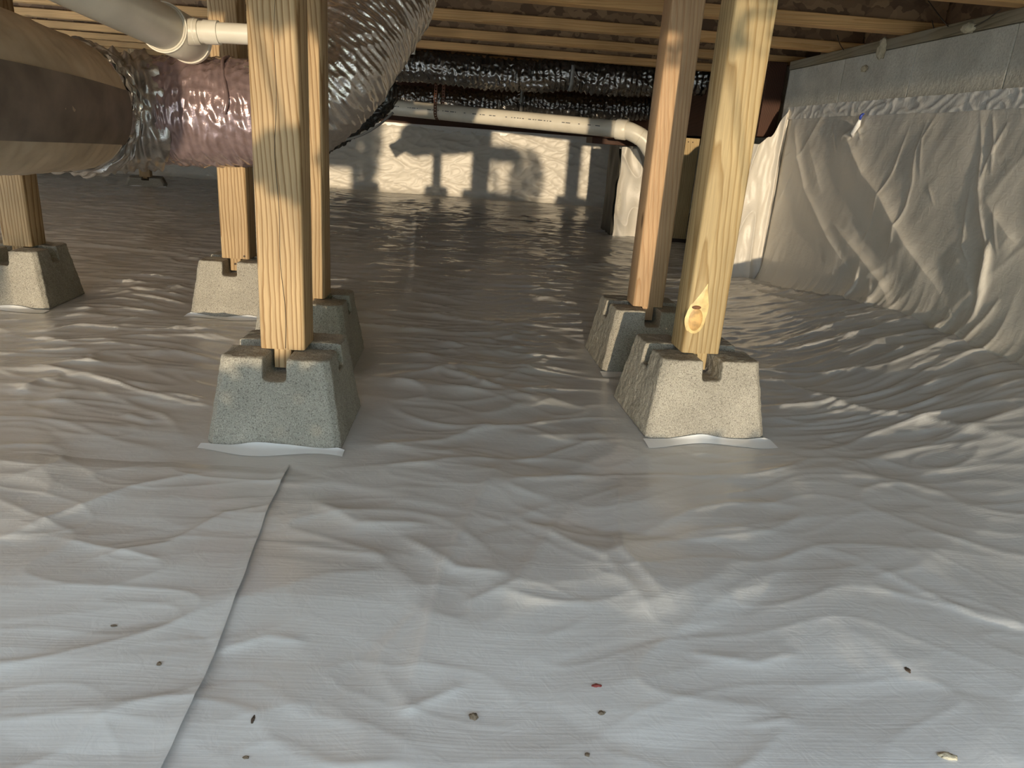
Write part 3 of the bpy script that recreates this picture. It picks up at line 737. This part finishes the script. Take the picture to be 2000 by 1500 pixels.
b0 = ony(352, 62, 1.97)-O2; b1 = ony(383, 62, 1.97)-O2; b2 = ony(428, 64, 1.97)-O2; b3 = ony(560, 71, 1.97)-O2
db = (b3-b1)/np.linalg.norm(b3-b1)
MB().tube([b0-db*0.02, b1+db*0.01], [0.034, 0.029], 28).build('branch_neck', M['pvc'], tee, True, 40)
tor(b1, db, 0.030, 0.002).build('rim', M['pvc_fit'], tee, True, 40)
MB().tube([b1, b2-db*0.03], 0.0255, 28).build('branch_hub', M['pvc_fit'], tee, True, 40)
MB().tube([b2-db*0.034, b2], 0.0275, 28).build('collar', M['pvc_fit'], tee, True, 40)
MB().tube([b2, b3], 0.0235, 28).build('branch_pipe', M['pvc_fit'], pv, True, 40)

# white fittings far behind the silver duct
cw = ony(790, 95, 5.0)
wf = tag(empty('plastic_fitting', cw), 'small white plastic pipe fitting behind the silver duct', 'pipe fitting')
MB().box((-0.055, -0.03, -0.065), (0.03, 0.03, 0.06), 0.006).build('body', M['pvc_fit'], wf)
MB().box((0.03, -0.02, -0.03), (0.068, 0.02, 0.035), 0.005).build('socket', M['pvc_fit'], wf)
MB().tube([(-0.02, 0, 0.06), (-0.02, 0, 0.075)], 0.034, 16).build('rim', M['pvc'], wf)
MB().tube([(-0.012, 0, 0.06), (-0.012, 0, ZJ-cw[2]+0.10)], 0.022, 16).build('stub_pipe', M['pvc'], wf)

# ------------------------------------------------------------------ ducts
def duct_mesh(ctrl, R, pitch=0.032, rib=0.010, crinkle=0.006, n=96, step=0.006, seed=0, flat=1.0):
    P_, s = spline(ctrl, step); P_, T, Nn, Bb = frames(P_)
    th = np.linspace(0, 2*math.pi, n, endpoint=False)
    S, TH = np.meshgrid(s, th, indexing='ij')
    Rv = np.interp(s, np.linspace(0, s[-1], len(R)), R)[:, None] if hasattr(R, '__len__') else R
    cx, cy = np.cos(TH), np.sin(TH)
    rr = Rv+rib*(0.5*np.sin(2*math.pi*S/pitch+0.8*noise(TH*1.5, S*12, seed))-0.3)
    rr = rr+crinkle*(ridged(S*26+2*cx, cx*2+3*cy, seed+1, 2)-0.5)+crinkle*0.8*noise(S*40, (cx+2*cy)*2.5, seed+2)+crinkle*0.9*noise(S*7, (cx*1.7-cy)*1.6, seed+3)
    Pt = P_[:, None, :]+rr[..., None]*(np.cos(TH)[..., None]*Nn[:, None, :]+np.sin(TH)[..., None]*Bb[:, None, :]*flat)
    return grid_mesh(Pt, True, True)

fd = tag(empty('flex_duct', (0, 0, 0)), 'large foil-wrapped flexible duct bending up to the joists behind the near left post', 'duct')
pk = [(-0.98, 2.11, 0.605), (-0.92, 2.14, 0.608), (-0.85, 2.16, 0.617), (-0.72, 2.17, 0.622), (-0.60, 2.18, 0.630)]
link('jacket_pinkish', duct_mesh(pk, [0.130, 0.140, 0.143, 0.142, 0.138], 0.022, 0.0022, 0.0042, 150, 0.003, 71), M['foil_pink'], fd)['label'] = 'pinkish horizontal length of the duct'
sv = [(-0.62, 2.18, 0.628), (-0.52, 2.19, 0.655), (-0.43, 2.23, 0.75), (-0.37, 2.32, 0.88), (-0.315, 2.44, 1.02), (-0.28, 2.52, 1.18), (-0.27, 2.53, 1.36)]
link('jacket_silver', duct_mesh(sv, [0.136, 0.142, 0.150, 0.156, 0.158, 0.155, 0.15], 0.014, 0.0028, 0.0050, 170, 0.003, 75), M['foil'], fd)['label'] = 'silver length rising to the joists'
# foil wrap over the joint and a loose seam band
col_c = [(-1.026, 1.934, 0.614), (-1.03, 1.99, 0.61), (-1.0, 2.08, 0.605), (-0.90, 2.15, 0.612)]
link('foil_collar', duct_mesh(col_c, [0.158, 0.160, 0.152, 0.147], 0.024, 0.005, 0.010, 140, 0.003, 79), M['foil_collar'], fd)['label'] = 'crumpled dark foil tape round the joint'
bd, _ = spline([(-0.672, 2.025, 0.62), (-0.665, 2.03, 0.66), (-0.68, 2.06, 0.71), (-0.70, 2.12, 0.755), (-0.70, 2.17, 0.768)], 0.01)
MB().tube(bd, 0.005, 8).build('seam_fold', M['foil_pink'], fd, True)

tr = tag(empty('duct_trunk', (0, 0, 0)), 'large tan wrapped duct with a dark band entering at the left edge', 'duct')
tc = [(-1.08, 0.15, 0.66), (-1.05, 0.7, 0.652), (-1.02, 1.20, 0.643), (-1.00, 1.60, 0.63), (-1.025, 1.93, 0.615)]
link('duct_body', duct_mesh(tc, [0.176, 0.174, 0.170, 0.165, 0.155], 0.2, 0.001, 0.003, 96, 0.01, 83), M['trunk'], tr)
P_, s_ = spline(tc, 0.02); P_, T_, N_, B_ = frames(P_)
band = []
Rb = np.interp(s_, np.linspace(0, s_[-1], 5), [0.1795, 0.1775, 0.1735, 0.1685, 0.1585])
aa = np.linspace(math.radians(-32), math.radians(16), 18)
for i in range(len(P_)):
    row = []
    for a in aa: row.append(P_[i]+Rb[i]*(math.cos(a)*N_[i]+math.sin(a)*np.array([0, 0, 1.0])))
    band.append(row)
o = link('dark_band', grid_mesh(np.array(band)), M['trunk_band'], tr); o['label'] = 'dark lengthwise band along the duct'

def far_duct(name, label, ctrl, R, straps, seed, mat):
    e_ = tag(empty(name, (0, 0, 0)), label, 'duct', 'flexible ducts hung below the far joists')
    link('jacket', duct_mesh(ctrl, R, 0.035, 0.010, 0.012, 64, 0.007, seed), mat, e_)
    for (x, y, z, r) in straps:
        pts = [(x, y-r, ZJ-0.002), (x, y-r, z+0.02)]+[(x, y-r*math.cos(a), z-r*math.sin(a)) for a in np.linspace(0, math.pi, 14)]+[(x, y+r, z+0.02), (x, y+r, ZJ-0.002)]
        Q = np.array(pts); G_ = np.stack([Q+np.array([-0.012, 0, 0]), Q+np.array([0.012, 0, 0])], 1)
        oo = link('hanger_strap', grid_mesh(G_), M['strapw'], e_); md = oo.modifiers.new('thick', 'SOLIDIFY'); md.thickness = 0.002
    return e_
def yz(px, py, Y): p = ony(px, py, Y); return (p[0], Y, p[2])
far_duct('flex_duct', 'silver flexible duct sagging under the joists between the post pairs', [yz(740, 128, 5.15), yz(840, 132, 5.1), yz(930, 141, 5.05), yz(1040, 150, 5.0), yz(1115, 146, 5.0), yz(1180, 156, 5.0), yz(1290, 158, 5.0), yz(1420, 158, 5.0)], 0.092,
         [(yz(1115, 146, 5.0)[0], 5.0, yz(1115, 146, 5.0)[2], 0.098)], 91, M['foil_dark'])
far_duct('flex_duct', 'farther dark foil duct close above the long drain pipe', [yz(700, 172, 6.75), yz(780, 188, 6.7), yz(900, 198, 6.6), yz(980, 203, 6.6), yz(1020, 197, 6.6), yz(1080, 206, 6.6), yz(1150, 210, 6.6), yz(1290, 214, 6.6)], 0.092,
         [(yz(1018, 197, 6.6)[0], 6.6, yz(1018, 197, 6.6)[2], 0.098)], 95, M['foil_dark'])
bkd = tag(empty('flex_duct', (0, 0, 0)), 'short black shiny duct hanging below the bend of the big silver duct', 'duct', 'flexible ducts hung below the far joists')
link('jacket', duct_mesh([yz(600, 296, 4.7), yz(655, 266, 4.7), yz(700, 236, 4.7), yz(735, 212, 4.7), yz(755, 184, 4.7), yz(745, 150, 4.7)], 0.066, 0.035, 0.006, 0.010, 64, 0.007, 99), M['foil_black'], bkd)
sp, _ = spline([yz(672, 274, 4.62), yz(690, 269, 4.62), yz(712, 261, 4.62), yz(740, 244, 4.62), yz(768, 220, 4.66)], 0.02)
MB().tube(sp, 0.007, 8).build('hanger_strap', M['strapw'], bkd, True)

# ------------------------------------------------------------------ small things
def lump(name, c, r, mat, seed, sc=(1, 1, 1)):
    import bmesh
    bm = bmesh.new(); bmesh.ops.create_icosphere(bm, subdivisions=3, radius=1)
    for v in bm.verts:
        n = float(noise(np.array([v.co.x*1.7+v.co.z]), np.array([v.co.y*1.7-v.co.z]), seed)[0])+0.5*float(noise(np.array([v.co.x*5]), np.array([v.co.y*5+v.co.z*4]), seed+1)[0])
        v.co = Vector((v.co.x*sc[0], v.co.y*sc[1], v.co.z*sc[2]))*r*(1+0.45*n)
    me = bpy.data.meshes.new('mesh'); bm.to_mesh(me); bm.free()
    me.polygons.foreach_set('use_smooth', [True]*len(me.polygons))
    o = link(name, me, mat); o.location = c
    return o
for k, (px, py, r, sc, lb) in enumerate([(1724, 94, 0.028, (0.5, 0.7, 1.3), 'tan foam tuft hanging from the sill plate'), (1688, 134, 0.017, (0.5, 1.2, 0.7), 'small foam crumb stuck low on the bare blocks'), (1893, 54, 0.022, (0.5, 1.6, 0.7), 'foam tuft squeezed from the sill plate at the far right')]):
    c = onx(px, py, XW-0.008); tag(lump('foam_tuft', c, r, M['foam'], 120+k*3, sc), lb, 'foam', 'foam tufts on the right wall')
WIRES = [((1812, 0, 1838, 35, 1852, 52), 'bent dark wire poking down beside the right joists, leftmost of two long ones'), ((1955, 18, 1925, 40, 1898, 54), 'bent dark wire reaching the foam at the far right sill'), ((1635, 68, 1640, 85, 1648, 98), 'short dark wire over the corner end of the sill plate'), ((1820, 40, 1822, 48, 1824, 55), 'tiny dark wire below the long one')]
for pts, lb in WIRES:
    q = [onx(pts[i], pts[i+1], XW-0.05+0.011*i) for i in (0, 2, 4)]
    q, _ = spline(q, 0.01); tag(MB().tube(q, 0.0016, 6).build('support_wire', M['wire'], None, True), lb, 'wire', 'insulation support wires')

DEB = [(222, 1221, 'stone', 0.0022, (1.6, .8, .5), 'dark speck of dirt on the left liner sheet, farther one'), (310, 1296, 'stone', 0.0026, (1, 1, .7), 'dark round speck on the left liner sheet'), (494, 1407, 'twig', 0.003, (.6, 1.6, .5), 'thin brown bit lying right of the sheet hem'),
       (925, 1401, 'stone', 0.0048, (1, 1, .7), 'brown pebble in the middle foreground'), (1166, 1340, 'redbit', 0.0035, (1.8, .7, .4), 'reddish sliver on the foreground liner'), (1175, 1394, 'stone', 0.003, (1.3, .8, .6), 'grey grain below the reddish sliver'),
       (1147, 1475, 'stone', 0.0025, (1, 1, .6), 'dark grain near the bottom picture edge'), (1773, 1308, 'twig', 0.0032, (1, 1.6, .4), 'dark curled bit at the lower right'), (1852, 1478, 'foam', 0.006, (1.8, .9, .3), 'light brown flake in the bottom right corner'), (480, 1480, 'stone', 0.0022, (1.4, .8, .5), 'dark grain by the bottom of the sheet hem')]
for k, (px, py, mt, r, sc, lb) in enumerate(DEB):
    p = onz(px, py); z = fh(p[0], p[1])+(0.006 if px < 520 and mt == 'stone' and px != 480 else 0.0)
    p = onz(px, py, z); z = fh(p[0], p[1])+(0.005 if p[0] < np.interp(p[1], ys, xs) else 0)
    tag(lump('debris_bit', (p[0], p[1], z+r*sc[2]*0.5), r, M[mt], 200+k*2, sc), lb, 'debris', 'bits lying on the liner')

# ------------------------------------------------------------------ unseen greenery added outside the open front to shape the light (behind the viewer)
def blocker(label, clumps, y0, seed):  # leaf clumps added out of view to throw dappled shade inside
    """clumps: (x, z, rx, rz, leaves) seen from the front"""
    r_ = random.Random(seed); e_ = tag(empty('shade_shrub', (clumps[0][0], y0, -0.06)), label, 'blocker', 'unseen leaves added for shade')
    st, lf = MB(), MB()
    bx_, by_ = clumps[0][0], y0
    for (cx, cz, rx, rz, n_) in clumps:
        for k in range(5):
            tx = cx+r_.uniform(-.8, .8)*rx; tz = cz+r_.uniform(-.6, .7)*rz; ty = y0+r_.uniform(-.15, .15)
            st.tube([(bx_+r_.uniform(-.04, .04)-bx_, 0.0, 0.0), ((bx_+tx)/2-bx_, (ty-y0)*0.6, (tz+0.06)*0.6), (tx-bx_, ty-y0, tz+0.06)], [0.007, 0.005, 0.002], 5)
        for k in range(n_):
            a = r_.uniform(0, 6.283); q = math.sqrt(r_.random())
            px_, pz_ = cx+rx*q*math.cos(a), cz+rz*q*math.sin(a)
            if pz_ < -0.03: pz_ = -0.03
            c = np.array([px_-bx_, r_.uniform(-.2, .2), pz_+0.06])
            L = r_.uniform(.03, .055); wv = L*0.42
            d = np.array([r_.gauss(0, 1), r_.gauss(0, .5), r_.gauss(0, 1)]); d /= np.linalg.norm(d)
            v = np.cross(d, np.array([r_.gauss(0, .4), 1.0, r_.gauss(0, .4)])); v /= np.linalg.norm(v); nn = np.cross(d, v)
            lf.add([c-d*L*.5, c-d*L*.1+v*wv*.5, c+d*L*.5, c-d*L*.1-v*wv*.5, c-d*L*.05+nn*L*.08], [(0, 1, 4), (1, 2, 4), (2, 3, 4), (3, 0, 4)])
    st.build('stems', M['twig'], e_, True)
    o_ = lf.build('foliage', M['leaf'], e_); o_['kind'] = 'stuff'
blocker('added, unseen low leafy shrub outside the opening, behind the viewer to the left', [(-0.40, 0.08, 0.36, 0.13, 1900), (-0.40, 0.575, 0.20, 0.08, 800), (-0.14, 0.35, 0.17, 0.30, 900), (-0.54, 0.93, 0.09, 0.12, 300)], -0.95, 3)
blocker('added, unseen tall leafy shrub outside the far left end of the opening', [(-1.70, 0.64, 0.14, 0.43, 1600)], -0.9, 5)
blocker('added, unseen thin leafy shrub outside the right half of the opening', [(0.55, 0.0, 0.50, 0.05, 160), (0.45, 0.90, 0.35, 0.05, 120)], -1.1, 8)

# unseen hedges added to dim low sky light, leaving a sun gap
def baffle(label, x0, x1, y, hgt):
    nx, nz = 120, 30
    prof = []                                  # over the top: front foot, front top, back top, back foot
    for t in np.linspace(0, 1, nz): prof.append((0.0, t*hgt))
    for t in np.linspace(0, 1, 12)[1:]: prof.append((-0.8*t, hgt))
    for t in np.linspace(1, 0, nz)[1:]: prof.append((-0.8, t*hgt))
    pf = np.array(prof); X_ = np.linspace(x0, x1, nx)
    A_, B_ = np.meshgrid(X_, np.arange(len(pf)), indexing='ij')
    yy_, zz_ = pf[B_, 0], pf[B_, 1]
    b_ = 0.07*noise(A_*4, zz_*4+yy_*4, 130)+0.05*noise(A_*11, zz_*11+yy_*9, 131)
    G_ = np.stack([A_, y+yy_+b_*np.where(B_ < nz, 1, -1), zz_+b_*(zz_ > 0.1)-0.07], -1)
    G_[0, :, 1] = y-0.4; G_[-1, :, 1] = y-0.4
    return tag(link('shade_hedge', grid_mesh(G_), M['leaf']), label, 'baffle', 'unseen hedges added to dim the sky')
baffle('added, unseen dark hedge across the garden, left of the sun gap', -14, -2.75, -8, 3.5)
baffle('added, unseen dark hedge across the garden, right of the sun gap', 1.0, 14, -8, 3.5)
